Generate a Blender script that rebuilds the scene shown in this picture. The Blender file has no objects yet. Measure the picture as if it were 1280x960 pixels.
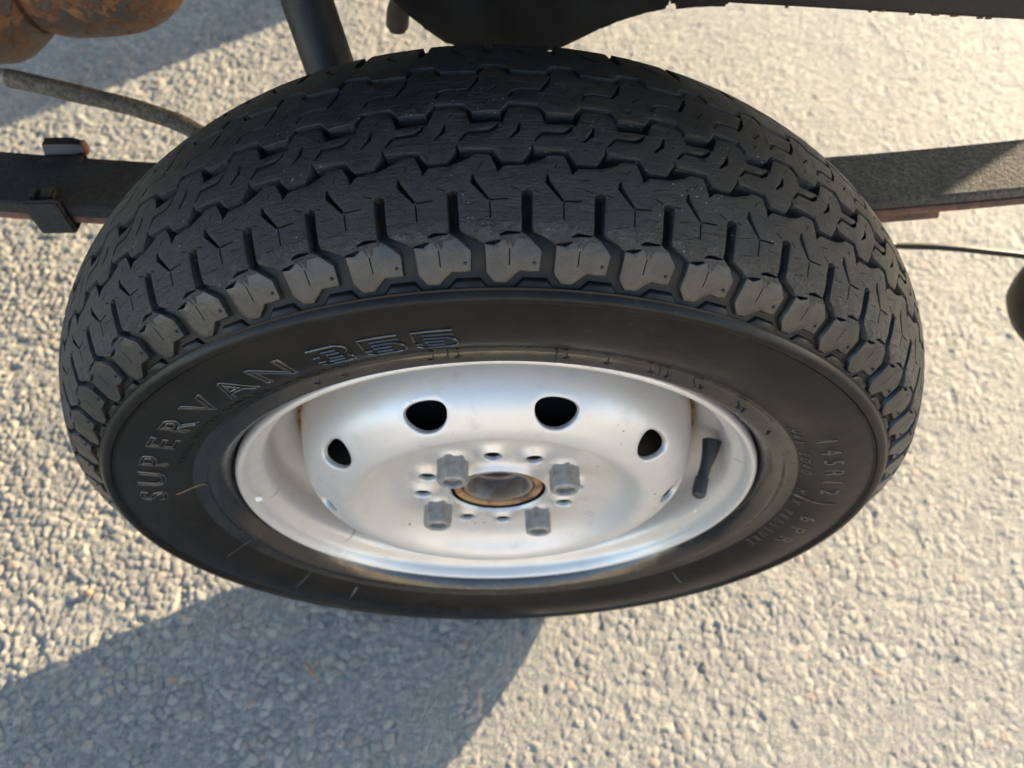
import bpy, bmesh, math, random
import numpy as np
from mathutils import Vector, Matrix, noise
from mathutils.geometry import delaunay_2d_cdt

random.seed(7)
rng = np.random.default_rng(7)
scene = bpy.context.scene
col = scene.collection
rad = math.radians
ZA = 0.2645                      # axle height over the ground

# ------------------------------------------------------------------ camera
PITCH, YAW = 1.0133, 0.0224
cp, sp, cy, sy = math.cos(PITCH), math.sin(PITCH), math.cos(YAW), math.sin(YAW)
fwd = Vector((sy * cp, cy * cp, -sp))
rgt = Vector((cy, -sy, 0))
upv = rgt.cross(fwd)
CAM = Vector((0.0044, -0.2026, 0.468 + ZA))
cam_d = bpy.data.cameras.new("camera")
cam = bpy.data.objects.new("camera", cam_d)
col.objects.link(cam)
cam.matrix_world = Matrix((
    (rgt.x, upv.x, -fwd.x, CAM.x), (rgt.y, upv.y, -fwd.y, CAM.y),
    (rgt.z, upv.z, -fwd.z, CAM.z), (0, 0, 0, 1)))
cam_d.sensor_width = 36
cam_d.lens = 27.0
cam_d.clip_start = 0.01
cam_d.clip_end = 500
cam_d.dof.use_dof = True
cam_d.dof.focus_distance = 0.34
cam_d.dof.aperture_fstop = 10
scene.camera = cam

# ------------------------------------------------------------------ light
SUN_EL = rad(15.5)
SUN_AZ = math.atan2(0.843, 0.538)          # from +Y towards +X
sun_dir = Vector((math.sin(SUN_AZ) * math.cos(SUN_EL), math.cos(SUN_AZ) * math.cos(SUN_EL), math.sin(SUN_EL)))
world = bpy.data.worlds.new("World")
scene.world = world
world.use_nodes = True
wn = world.node_tree
sky = wn.nodes.new("ShaderNodeTexSky")
sky.sky_type = 'NISHITA'
sky.sun_disc = False
sky.sun_elevation = SUN_EL
sky.sun_rotation = SUN_AZ
sky.air_density = 1.0
sky.dust_density = 1.0
bg = wn.nodes["Background"]
bg.inputs["Strength"].default_value = 0.15
wn.links.new(sky.outputs["Color"], bg.inputs["Color"])
sun_l = bpy.data.lights.new("sun", 'SUN')
sun_l.energy = 4.4
sun_l.angle = rad(0.5)
sun_l.color = (1.0, 0.83, 0.575)
sun = bpy.data.objects.new("sun", sun_l)
col.objects.link(sun)
sun.rotation_euler = (-sun_dir).to_track_quat('-Z', 'Y').to_euler()
sun.location = (3, 3, 3)
scene.view_settings.view_transform = 'Standard'
scene.view_settings.look = 'None'
scene.view_settings.gamma = 1.0
scene.view_settings.use_curve_mapping = False
scene.view_settings.exposure = 2.36

# ------------------------------------------------------------------ materials
class NT:
    def __init__(s, name):
        s.m = bpy.data.materials.new(name)
        s.m.use_nodes = True
        s.t = s.m.node_tree
        s.b = s.t.nodes["Principled BSDF"]
        tc = s.t.nodes.new("ShaderNodeTexCoord")
        s.obj = tc.outputs["Object"]
    def n(s, typ, **kw):
        nd = s.t.nodes.new(typ)
        for k, v in kw.items():
            if k in nd.inputs: nd.inputs[k].default_value = v
            else: setattr(nd, k, v)
        return nd
    def link(s, a, b): s.t.links.new(a, b)
    def noise(s, scale, detail=4, rough=0.55, vec=None):
        nd = s.n("ShaderNodeTexNoise", Scale=scale, Detail=detail, Roughness=rough)
        s.link(vec or s.obj, nd.inputs["Vector"])
        return nd.outputs["Fac"]
    def voro(s, scale, feature='F1'):
        nd = s.n("ShaderNodeTexVoronoi", Scale=scale, feature=feature)
        s.link(s.obj, nd.inputs["Vector"])
        return nd
    def ramp(s, fac, stops):
        nd = s.n("ShaderNodeValToRGB")
        el = nd.color_ramp.elements
        while len(el) < len(stops): el.new(0.5)
        for e, (p, c) in zip(el, stops):
            e.position = p
            e.color = (*c, 1) if len(c) == 3 else c
        s.link(fac, nd.inputs["Fac"])
        return nd.outputs["Color"]
    def rampv(s, fac, a, b, va, vb):
        nd = s.n("ShaderNodeMapRange")
        nd.inputs["From Min"].default_value = a
        nd.inputs["From Max"].default_value = b
        nd.inputs["To Min"].default_value = va
        nd.inputs["To Max"].default_value = vb
        s.link(fac, nd.inputs["Value"])
        return nd.outputs["Result"]
    def mix(s, fac, a, b, mode='MIX'):
        nd = s.n("ShaderNodeMix", data_type='RGBA', blend_type=mode)
        for sock, v in ((nd.inputs[0], fac), (nd.inputs[6], a), (nd.inputs[7], b)):
            if hasattr(v, "is_linked"): s.link(v, sock)
            elif isinstance(v, (int, float)): sock.default_value = v
            else: sock.default_value = (*v, 1)
        return nd.outputs[2]
    def math(s, op, a, b=0.0):
        nd = s.n("ShaderNodeMath", operation=op)
        for i, v in enumerate((a, b)):
            if hasattr(v, "is_linked"): s.link(v, nd.inputs[i])
            else: nd.inputs[i].default_value = v
        return nd.outputs[0]
    def bump(s, h, dist, strength=1.0, prev=None):
        nd = s.n("ShaderNodeBump", Distance=dist, Strength=strength)
        s.link(h, nd.inputs["Height"])
        if prev: s.link(prev, nd.inputs["Normal"])
        s.link(nd.outputs["Normal"], s.b.inputs["Normal"])
        return nd.outputs["Normal"]
    def base(s, v): s._set("Base Color", v)
    def rough(s, v): s._set("Roughness", v)
    def metal(s, v): s._set("Metallic", v)
    def spec(s, v): s._set("Specular IOR Level", v)
    def _set(s, k, v):
        if hasattr(v, "is_linked"): s.link(v, s.b.inputs[k])
        elif isinstance(v, (int, float)): s.b.inputs[k].default_value = v
        else: s.b.inputs[k].default_value = (*v, 1)

def randomise(t):
    """shift the pattern by a random amount on each object, keeping the plain coordinates in t.plain"""
    oi = t.n("ShaderNodeObjectInfo")
    va = t.n("ShaderNodeVectorMath", operation='SCALE'); va.inputs[0].default_value = (3.1, 5.7, 2.3)
    t.link(oi.outputs["Random"], va.inputs["Scale"])
    ad = t.n("ShaderNodeVectorMath", operation='ADD')
    t.link(t.obj, ad.inputs[0]); t.link(va.outputs[0], ad.inputs[1])
    t.plain = t.obj; t.obj = ad.outputs[0]

def mat_tread():
    t = NT("tread_rubber")
    randomise(t)
    n1 = t.noise(60, 5); n2 = t.noise(900, 3); n3 = t.noise(14, 3)
    dust = t.math('MULTIPLY', t.rampv(n1, 0.42, 0.72, 0, 1), t.rampv(n3, 0.35, 0.65, 0.25, 1))
    c = t.mix(dust, (0.0085, 0.0085, 0.0092), (0.026, 0.0245, 0.0225))
    sp_ = t.voro(420)
    dots = t.rampv(sp_.outputs["Distance"], 0.07, 0.12, 1, 0)
    pick = t.rampv(t.noise(35, 2), 0.57, 0.61, 0, 1)
    c = t.mix(t.math('MULTIPLY', dots, pick), c, (0.42, 0.41, 0.38))
    sx = t.n("ShaderNodeSeparateXYZ"); t.link(t.plain, sx.inputs[0])
    yy = sx.outputs["Y"]
    band = t.math('MULTIPLY', t.rampv(yy, -0.0035, -0.001, 0, 1), t.rampv(yy, 0.0015, 0.0055, 1, 0))
    scuff_sheen = t.math('MULTIPLY', band, t.rampv(t.noise(260, 5, 0.7), 0.42, 0.62, 0, 1))
    c = t.mix(scuff_sheen, c, (0.048, 0.049, 0.051))  # scuffed shoulder wear, lightened further to paint in its sky sheen
    t.base(c)
    ro = t.rampv(n1, 0.3, 0.7, 0.46, 0.70)
    t.rough(t.math('SUBTRACT', ro, t.math('MULTIPLY', scuff_sheen, 0.33)))
    t.spec(0.5)
    sc2 = t.math('MULTIPLY', t.noise(520, 5, 0.75), scuff_sheen)
    nb0 = t.bump(sc2, 0.0022, 0.8)
    nb = t.bump(t.noise(750, 5, 0.75), 0.0009, 0.75, nb0)
    # fine cracks running round the tyre
    w = t.n("ShaderNodeMapping"); w.inputs["Scale"].default_value = (90, 900, 90)
    t.link(t.obj, w.inputs["Vector"])
    cr = t.noise(1.0, 5, 0.65, w.outputs["Vector"])
    nb = t.bump(t.rampv(cr, 0.36, 0.46, 0, 1), 0.0007, 0.55, nb)
    t.bump(t.noise(160, 3), 0.0010, 0.45, nb)
    return t.m

def mat_facet():
    t = NT("lug_side_rubber")
    randomise(t)
    n1 = t.noise(140, 5, 0.65); n2 = t.noise(600, 4, 0.7)
    c = t.mix(t.rampv(n1, 0.38, 0.66, 0, 1), (0.010, 0.0095, 0.009), (0.027, 0.0235, 0.018))
    t.base(c)
    t.rough(t.rampv(n2, 0.3, 0.7, 0.26, 0.46))
    t.spec(0.50)
    nb = t.bump(n2, 0.0005, 0.40)
    t.bump(n1, 0.0010, 0.30, nb)
    return t.m

def mat_letter():
    t = NT("raised_letter_rubber")
    t.base((0.016, 0.016, 0.016)); t.rough(0.22); t.spec(0.65)
    t.bump(t.noise(500, 3), 0.0002, 0.3)
    return t.m

def mat_wall():
    t = NT("cream_render")
    n1 = t.noise(1.2, 5); n2 = t.noise(40, 4)
    t.base(t.mix(t.rampv(n1, 0.35, 0.65, 0, 1), (0.58, 0.50, 0.39), (0.66, 0.58, 0.46)))
    t.rough(0.9); t.bump(n2, 0.004, 0.4)
    return t.m

def mat_side():
    t = NT("sidewall_rubber")
    n1 = t.noise(30, 5); n2 = t.noise(260, 4)
    c = t.mix(t.rampv(n1, 0.35, 0.7, 0, 1), (0.0050, 0.0049, 0.0049), (0.0115, 0.0105, 0.0094))
    c = t.mix(t.math('MULTIPLY', t.rampv(n2, 0.55, 0.75, 0, 0.5), t.rampv(t.noise(12, 2), 0.4, 0.6, 0, 1)), c, (0.030, 0.026, 0.021))
    t.base(c)
    t.rough(t.rampv(t.noise(18, 5, 0.6), 0.3, 0.7, 0.30, 0.46))
    t.spec(0.17)
    nb = t.bump(t.noise(1100, 3), 0.0002, 0.30)
    t.bump(t.noise(70, 3), 0.0012, 0.22, nb)
    return t.m

def mat_bead():
    t = NT("bead_rubber")
    n1 = t.noise(50, 4)
    t.base(t.mix(t.rampv(n1, 0.4, 0.7, 0, 1), (0.0065, 0.0063, 0.0061), (0.016, 0.0145, 0.0125)))
    t.rough(t.rampv(t.noise(90, 4), 0.35, 0.65, 0.12, 0.28))
    t.spec(0.75)
    nb = t.bump(t.noise(420, 4, 0.7), 0.0005, 0.16)
    t.bump(t.noise(70, 3), 0.0014, 0.30, nb)
    return t.m

def mat_silver():
    t = NT("silver_paint")
    n1 = t.noise(22, 5); n2 = t.noise(900, 3)
    c = t.mix(t.rampv(n1, 0.35, 0.7, 0, 1), (0.55, 0.535, 0.51), (0.50, 0.485, 0.46))
    grime = t.rampv(t.noise(55, 7, 0.72), 0.54, 0.80, 0, 0.34)
    c = t.mix(grime, c, (0.25, 0.205, 0.155))
    v = t.voro(130)
    chip = t.math('MULTIPLY', t.rampv(v.outputs["Distance"], 0.10, 0.15, 1, 0), t.rampv(t.noise(30, 3), 0.62, 0.66, 0, 1))
    c = t.mix(chip, c, (0.10, 0.075, 0.06))
    w = t.n("ShaderNodeMapping"); w.inputs["Scale"].default_value = (35, 35, 420); w.inputs["Rotation"].default_value = (0.4, 0.9, 0.3)
    t.link(t.obj, w.inputs["Vector"])
    scr = t.math('MULTIPLY', t.rampv(t.noise(1.0, 3, 0.5, w.outputs["Vector"]), 0.69, 0.72, 0, 1), t.rampv(t.noise(16, 2), 0.52, 0.60, 0, 1))
    c = t.mix(scr, c, (0.24, 0.22, 0.20))
    t.base(c)
    t.metal(0.48)
    t.rough(t.math('ADD', t.rampv(n1, 0.3, 0.7, 0.39, 0.47), t.math('MULTIPLY', grime, 0.5)))
    nb = t.bump(n2, 0.00025, 0.22)
    t.bump(t.noise(45, 3), 0.0008, 0.12, nb)
    return t.m

def mat_rust(name, a, b, c3, scale=60, rough=0.75, metal=0.0):
    t = NT(name)
    n1 = t.noise(scale, 6, 0.65); n2 = t.noise(scale * 9, 4)
    c = t.ramp(n1, [(0.40, a), (0.50, b), (0.56, c3)])
    c = t.mix(t.rampv(n2, 0.35, 0.7, 0, 0.5), c, a)
    t.base(c); t.rough(rough); t.metal(metal)
    nb = t.bump(n2, 0.0006, 0.5)
    t.bump(n1, 0.0012, 0.5, nb)
    return t.m

def mat_patchy(name):
    """scaled rust: dark plates of old coating with orange rust showing between them"""
    t = NT(name)
    nz = t.n("ShaderNodeTexNoise", Scale=55.0, Detail=4.0); t.link(t.obj, nz.inputs["Vector"])
    mx = t.n("ShaderNodeMix", data_type='VECTOR'); mx.inputs[0].default_value = 0.040
    t.link(t.obj, mx.inputs[4]); t.link(nz.outputs["Color"], mx.inputs[5])
    v = t.n("ShaderNodeTexVoronoi", Scale=58.0, feature='DISTANCE_TO_EDGE'); t.link(mx.outputs[1], v.inputs["Vector"])
    big = t.noise(14, 3)
    edge = t.math('ADD', v.outputs["Distance"], t.math('MULTIPLY', t.math('SUBTRACT', t.noise(120, 5, 0.7), 0.5), 0.35))
    plate = t.rampv(t.math('ADD', edge, t.rampv(big, 0.35, 0.7, -0.20, 0.18)), 0.07, 0.13, 0, 1)
    rust = t.ramp(t.noise(90, 5, 0.7), [(0.35, (0.085, 0.038, 0.019)), (0.55, (0.155, 0.075, 0.034)), (0.7, (0.23, 0.125, 0.058))])
    dark = t.ramp(t.noise(40, 4), [(0.35, (0.040, 0.030, 0.024)), (0.65, (0.085, 0.058, 0.040))])
    t.base(t.mix(plate, rust, dark))
    t.rough(t.rampv(plate, 0, 1, 0.85, 0.55))
    nb = t.bump(plate, 0.0016, 0.8)
    nb = t.bump(t.noise(45, 5, 0.6), 0.006, 0.6, nb)
    t.bump(t.noise(420, 5, 0.75), 0.0012, 0.8, nb)
    return t.m

def mat_black(name, base=(0.012, 0.012, 0.013), dust=(0.06, 0.055, 0.048), amt=0.4, rough=0.45):
    t = NT(name)
    n1 = t.noise(45, 5); n2 = t.noise(700, 4, 0.7)
    c = t.mix(t.math('MULTIPLY', t.rampv(n1, 0.35, 0.7, 0, 1), amt), base, dust)
    t.base(c)
    t.rough(t.rampv(n1, 0.3, 0.7, rough, rough + 0.25))
    nb = t.bump(n2, 0.0006, 0.5)
    t.bump(t.noise(110, 3), 0.001, 0.35, nb)
    return t.m

def mat_gritty(name, a, b):
    t = NT(name)
    n1 = t.noise(380, 4, 0.7); n2 = t.noise(30, 4)
    c = t.mix(t.rampv(n1, 0.40, 0.62, 0, 1), a, b)
    t.base(t.mix(t.rampv(n2, 0.35, 0.65, 0, 0.6), c, a))
    t.rough(0.85)
    nb = t.bump(n1, 0.0014, 0.9)
    t.bump(t.noise(1500, 3), 0.0004, 0.6, nb)
    return t.m

def mat_steel(name, base, rough, metal=0.8):
    t = NT(name)
    n1 = t.noise(160, 5, 0.65); n2 = t.noise(1400, 3)
    c = t.mix(t.rampv(n1, 0.40, 0.70, 0, 1), base, tuple(v * 0.55 for v in base))
    t.base(c); t.metal(metal)
    t.rough(t.rampv(n1, 0.3, 0.7, rough, rough + 0.2))
    nb = t.bump(n2, 0.0003, 0.5)
    t.bump(n1, 0.0005, 0.35, nb)
    return t.m

def mat_ground():
    t = NT("aggregate_asphalt")
    at = t.n("ShaderNodeAttribute"); at.attribute_name = "stone"
    c = t.ramp(at.outputs["Fac"], [(0.0, (0.150, 0.143, 0.128)), (0.35, (0.212, 0.199, 0.172)), (0.7, (0.252, 0.234, 0.196)),
                                   (0.93, (0.33, 0.30, 0.245)), (0.965, (0.25, 0.165, 0.12)), (1.0, (0.30, 0.27, 0.22))])
    n1 = t.noise(7, 5); n2 = t.noise(420, 5, 0.7); n3 = t.noise(2.2, 3)
    c = t.mix(t.rampv(n2, 0.35, 0.68, 0, 0.55), c, (0.228, 0.212, 0.180))
    c = t.mix(t.rampv(n1, 0.35, 0.7, 0, 0.45), c, (0.195, 0.185, 0.166))
    ab = t.n("ShaderNodeAttribute"); ab.attribute_name = "binder"
    c = t.mix(t.math('MULTIPLY', ab.outputs["Fac"], 0.40), c, (0.105, 0.102, 0.096))
    fl = t.voro(260); fr = t.rampv(fl.outputs["Distance"], 0.10, 0.16, 1, 0)
    c = t.mix(t.math('MULTIPLY', fr, t.rampv(t.noise(90, 2), 0.58, 0.62, 0, 0.8)), c, (0.40, 0.37, 0.32))
    t.base(c)
    t.rough(t.rampv(n2, 0.3, 0.7, 0.62, 0.9))
    t.spec(0.3)
    # beyond the modelled stones the same aggregate goes on as relief in the material
    ao = t.n("ShaderNodeAttribute"); ao.attribute_name = "outer"
    vo = t.voro(118); ve = t.n("ShaderNodeTexVoronoi", Scale=118.0, feature='DISTANCE_TO_EDGE'); t.link(t.obj, ve.inputs["Vector"])
    bw = t.n("ShaderNodeSeparateColor"); t.link(vo.outputs["Color"], bw.inputs[0])
    oc = t.ramp(bw.outputs[0], [(0.0, (0.150, 0.143, 0.128)), (0.5, (0.205, 0.192, 0.167)), (1.0, (0.29, 0.265, 0.22))])
    oc = t.mix(t.rampv(ve.outputs["Distance"], 0.02, 0.12, 0.4, 0), oc, (0.105, 0.102, 0.096))
    t.base(t.mix(ao.outputs["Fac"], c, oc))
    hh = t.math('ADD', t.rampv(ve.outputs["Distance"], 0.0, 0.30, 0, 0.6), t.math('MULTIPLY', bw.outputs[1], 0.5))
    nb0 = t.bump(t.math('MULTIPLY', hh, ao.outputs["Fac"]), 0.0022, 0.9)
    nb = t.bump(n2, 0.0016, 0.7, nb0)
    t.bump(t.noise(1300, 4, 0.7), 0.0008, 0.7, nb)
    return t.m

M = dict(
    tread=mat_tread(), facet=mat_facet(), letter=mat_letter(), wall=mat_wall(), side=mat_side(), bead=mat_bead(), silver=mat_silver(),
    hubrust=mat_rust("rusty_hub", (0.10, 0.06, 0.035), (0.27, 0.14, 0.06), (0.34, 0.20, 0.09), 90, 0.7, 0.2),
    hubinner=mat_rust("worn_hub_bore", (0.16, 0.135, 0.115), (0.24, 0.225, 0.205), (0.20, 0.14, 0.09), 60, 0.42, 0.5),
    muffler=mat_patchy("rusty_exhaust"),
    redleaf=mat_rust("rusty_leaf", (0.115, 0.052, 0.033), (0.17, 0.075, 0.045), (0.075, 0.04, 0.028), 55, 0.7),
    black=mat_black("black_chassis_paint"), blackshiny=mat_black("black_axle_paint", (0.006, 0.006, 0.0065), (0.02, 0.018, 0.016), 0.3, 0.4),
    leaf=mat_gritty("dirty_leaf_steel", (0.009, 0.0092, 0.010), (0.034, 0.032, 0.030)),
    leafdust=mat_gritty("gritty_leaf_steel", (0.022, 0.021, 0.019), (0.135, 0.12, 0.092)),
    cable=mat_gritty("dusty_cable", (0.055, 0.048, 0.04), (0.17, 0.15, 0.115)),
    nut=mat_steel("zinc_steel", (0.27, 0.255, 0.23), 0.48, 0.30), stud=mat_steel("stud_steel", (0.36, 0.30, 0.24), 0.5, 0.6),
    hubface=mat_steel("machined_steel", (0.50, 0.49, 0.48), 0.35, 0.8),
    rubber=mat_black("valve_rubber", (0.010, 0.010, 0.010), (0.028, 0.026, 0.023), 0.5, 0.34),
    white=mat_gritty("white_crust", (0.75, 0.70, 0.60), (0.82, 0.78, 0.70)),
    ground=mat_ground(),
    bed=mat_black("bed_underside", (0.035, 0.035, 0.036), (0.06, 0.056, 0.05), 0.4, 0.6),
    twig=mat_gritty("dry_twig", (0.16, 0.10, 0.06), (0.30, 0.20, 0.12)),
)

# ------------------------------------------------------------------ helpers
def link_obj(name, me, mat=None, parent=None, loc=None):
    o = bpy.data.objects.new(name, me)
    if mat is not None and me is not None and not me.materials: me.materials.append(mat)
    col.objects.link(o)
    if parent is not None: o.parent = parent
    if loc is not None: o.location = loc
    return o

def thing(name, label, cat, loc=(0, 0, 0), group=None):
    o = bpy.data.objects.new(name, None)
    o.empty_display_size = 0.05
    col.objects.link(o)
    o.location = loc
    o["label"] = label; o["category"] = cat
    if group: o["group"] = group
    return o

def mesh(name, V, F, smooth=True, sharp=None):
    me = bpy.data.meshes.new(name)
    me.from_pydata([tuple(v) for v in V], [], [tuple(f) for f in F])
    me.update()
    if smooth:
        for p in me.polygons: p.use_smooth = True
        if sharp:
            me.set_sharp_from_angle(angle=rad(sharp))
    return me

def lathe(prof, seg=128, sharp=40, wob=None, arc=None):
    """profile [(R, y)] turned about the Y axis through the origin"""
    V, F = [], []
    n = len(prof)
    full = arc is None
    cnt = seg if full else seg + 1
    for i in range(cnt):
        a = 2 * math.pi * i / seg if full else arc[0] + (arc[1] - arc[0]) * i / seg
        for (R, y) in prof:
            V.append((R * math.cos(a), y, R * math.sin(a)))
    for i in range(seg):
        j = (i + 1) % cnt
        for k in range(n - 1):
            F.append((i * n + k, i * n + k + 1, j * n + k + 1, j * n + k))
    me = mesh("lathe", V, F, True, sharp)
    return me

def spline(pts, n):
    """Catmull-Rom through 3D points"""
    P = [Vector(p) for p in pts]
    P = [P[0] * 2 - P[1]] + P + [P[-1] * 2 - P[-2]]
    out = []
    segs = len(P) - 3
    for i in range(n):
        t = i / (n - 1) * segs
        k = min(int(t), segs - 1); u = t - k
        a, b, c, d = P[k:k + 4]
        out.append(0.5 * ((2 * b) + (c - a) * u + (2 * a - 5 * b + 4 * c - d) * u * u + (3 * b - a - 3 * c + d) * u ** 3))
    return out

def tube(path, radius, seg=16, caps=True, bumpy=0.0):
    V, F = [], []
    n = len(path)
    up = Vector((0, 0, 1))
    for i, p in enumerate(path):
        t = (path[min(i + 1, n - 1)] - path[max(i - 1, 0)]).normalized()
        if abs(t.z) > 0.95: ref = Vector((0, 1, 0))
        else: ref = up
        a = t.cross(ref).normalized(); b = a.cross(t).normalized()
        r = radius(i / (n - 1)) if callable(radius) else radius
        for k in range(seg):
            ang = 2 * math.pi * k / seg
            rr = r
            if bumpy: rr += bumpy * noise.noise(Vector((p.x * 90 + k * .7, p.y * 90, p.z * 90 + k)))
            V.append(p + a * (rr * math.cos(ang)) + b * (rr * math.sin(ang)))
    for i in range(n - 1):
        for k in range(seg):
            k2 = (k + 1) % seg
            F.append((i * seg + k, i * seg + k2, (i + 1) * seg + k2, (i + 1) * seg + k))
    if caps:
        F.append(tuple(reversed(range(seg))))
        F.append(tuple(range((n - 1) * seg, n * seg)))
    return mesh("tube", V, F, True, 50)

def bm_mesh(bm, name="m", smooth=True, sharp=35):
    bmesh.ops.recalc_face_normals(bm, faces=bm.faces)
    me = bpy.data.meshes.new(name)
    bm.to_mesh(me); bm.free()
    if smooth:
        for p in me.polygons: p.use_smooth = True
        me.set_sharp_from_angle(angle=rad(sharp))
    return me

def box_mesh(lo, hi, bev=0.0, seg=2):
    bm = bmesh.new()
    bmesh.ops.create_cube(bm, size=1)
    lo, hi = Vector(lo), Vector(hi)
    for v in bm.verts:
        v.co = Vector(((lo[i] + hi[i]) / 2 + v.co[i] * (hi[i] - lo[i]) for i in range(3)))
    if bev: bmesh.ops.bevel(bm, geom=bm.edges[:], offset=bev, segments=seg, affect='EDGES', profile=0.5)
    return bm_mesh(bm)

def inside(poly, x, y):
    c = False
    j = len(poly) - 1
    for i in range(len(poly)):
        xi, yi = poly[i]; xj, yj = poly[j]
        if (yi > y) != (yj > y) and x < (xj - xi) * (y - yi) / (yj - yi) + xi: c = not c
        j = i
    return c

def dist_poly(poly, x, y):
    d = 1e9
    n = len(poly)
    for i in range(n):
        ax, ay = poly[i]; bx, by = poly[(i + 1) % n]
        dx, dy = bx - ax, by - ay
        t = max(0, min(1, ((x - ax) * dx + (y - ay) * dy) / (dx * dx + dy * dy + 1e-12)))
        d = min(d, math.hypot(x - ax - t * dx, y - ay - t * dy))
    return d

def slit(pts, w):
    """polyline -> thin closed polygon of width w (tapering to its ends)"""
    L, R = [], []
    n = len(pts)
    for i, (x, y) in enumerate(pts):
        ax, ay = pts[max(i - 1, 0)]; bx, by = pts[min(i + 1, n - 1)]
        l = math.hypot(bx - ax, by - ay)
        nx, ny = -(by - ay) / l, (bx - ax) / l
        h = w / 2 * (0.45 if i in (0, n - 1) else 1)
        L.append((x + nx * h, y + ny * h)); R.append((x - nx * h, y - ny * h))
    return L + R[::-1]

def sheet(outline, holes, inner, mapf, rings, keep_u=None, hole_scale=0.25, outlines_closed=None):
    """triangulate a flat outline with holes, map it to 3D by mapf(x, y, depth) and drop walls from every free edge.
    rings: [(outward offset, depth), ...]; vertices at x == keep_u[0] or [1] are joints and get no outward x offset."""
    V2, E = [], []
    polys = ([outline] if outline else []) + holes + (outlines_closed or [])
    for poly in polys:
        b = len(V2); n = len(poly)
        V2 += [Vector(p) for p in poly]
        E += [(b + i, b + (i + 1) % n) for i in range(n)]
    V2 += [Vector(p) for p in inner]
    rv, re, rf, *_ = delaunay_2d_cdt(V2, E, [], 0, 1e-7)
    tris = []
    for f in rf:
        cx = sum(rv[i].x for i in f) / len(f); cy_ = sum(rv[i].y for i in f) / len(f)
        if outline and not inside(outline, cx, cy_): continue
        if outlines_closed:
            r0 = inside(outlines_closed[0], cx, cy_); r1 = inside(outlines_closed[1], cx, cy_)
            if not (r0 and not r1): continue
        if any(inside(h, cx, cy_) for h in holes): continue
        f = list(f)
        a, b, c = rv[f[0]], rv[f[1]], rv[f[2]]
        if (b - a).cross(c - a) < 0: f.reverse()
        tris.append(tuple(f))
    ed = {}
    for f in tris:
        for i in range(len(f)):
            a, b = f[i], f[(i + 1) % len(f)]
            ed[(a, b)] = 1
    bnd = [(a, b) for (a, b) in ed if (b, a) not in ed]
    nrm = {}
    for a, b in bnd:
        d = rv[b] - rv[a]
        if d.length < 1e-9: continue
        n = Vector((d.y, -d.x)).normalized()
        for k in (a, b): nrm.setdefault(k, []).append(n)
    used = {}
    V, F = [], []
    def top(i):
        if i not in used:
            used[i] = len(V); V.append(mapf(rv[i].x, rv[i].y, 0.0))
        return used[i]
    for f in tris: F.append(tuple(top(i) for i in f))
    def off(i):
        ns = nrm.get(i, [])
        if not ns: return Vector((0, 0))
        s = Vector((0, 0))
        for n in ns: s += n
        if s.length < 1e-6: return Vector((0, 0))
        s.normalize()
        c = max(0.5, s.dot(ns[0]))
        return s / c
    in_hole = lambda p: any(dist_poly(h, p.x, p.y) < 1e-5 for h in holes)
    low = {}
    def ring_of(i):
        if i in low: return low[i]
        o = off(i)
        p = rv[i]
        sc = hole_scale if in_hole(p) else 1.0
        if keep_u and (abs(p.x - keep_u[0]) < 1e-6 or abs(p.x - keep_u[1]) < 1e-6): o = Vector((0, o.y * 0.0))
        ids = [top(i)]
        for (w, d) in rings:
            ids.append(len(V)); V.append(mapf(p.x + o.x * w * sc, p.y + o.y * w * sc, d))
        low[i] = ids
        return ids
    for a, b in bnd:
        ra, rb = ring_of(a), ring_of(b)
        for k in range(len(ra) - 1): F.append((rb[k], ra[k], ra[k + 1], rb[k + 1]))
    return V, F

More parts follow.
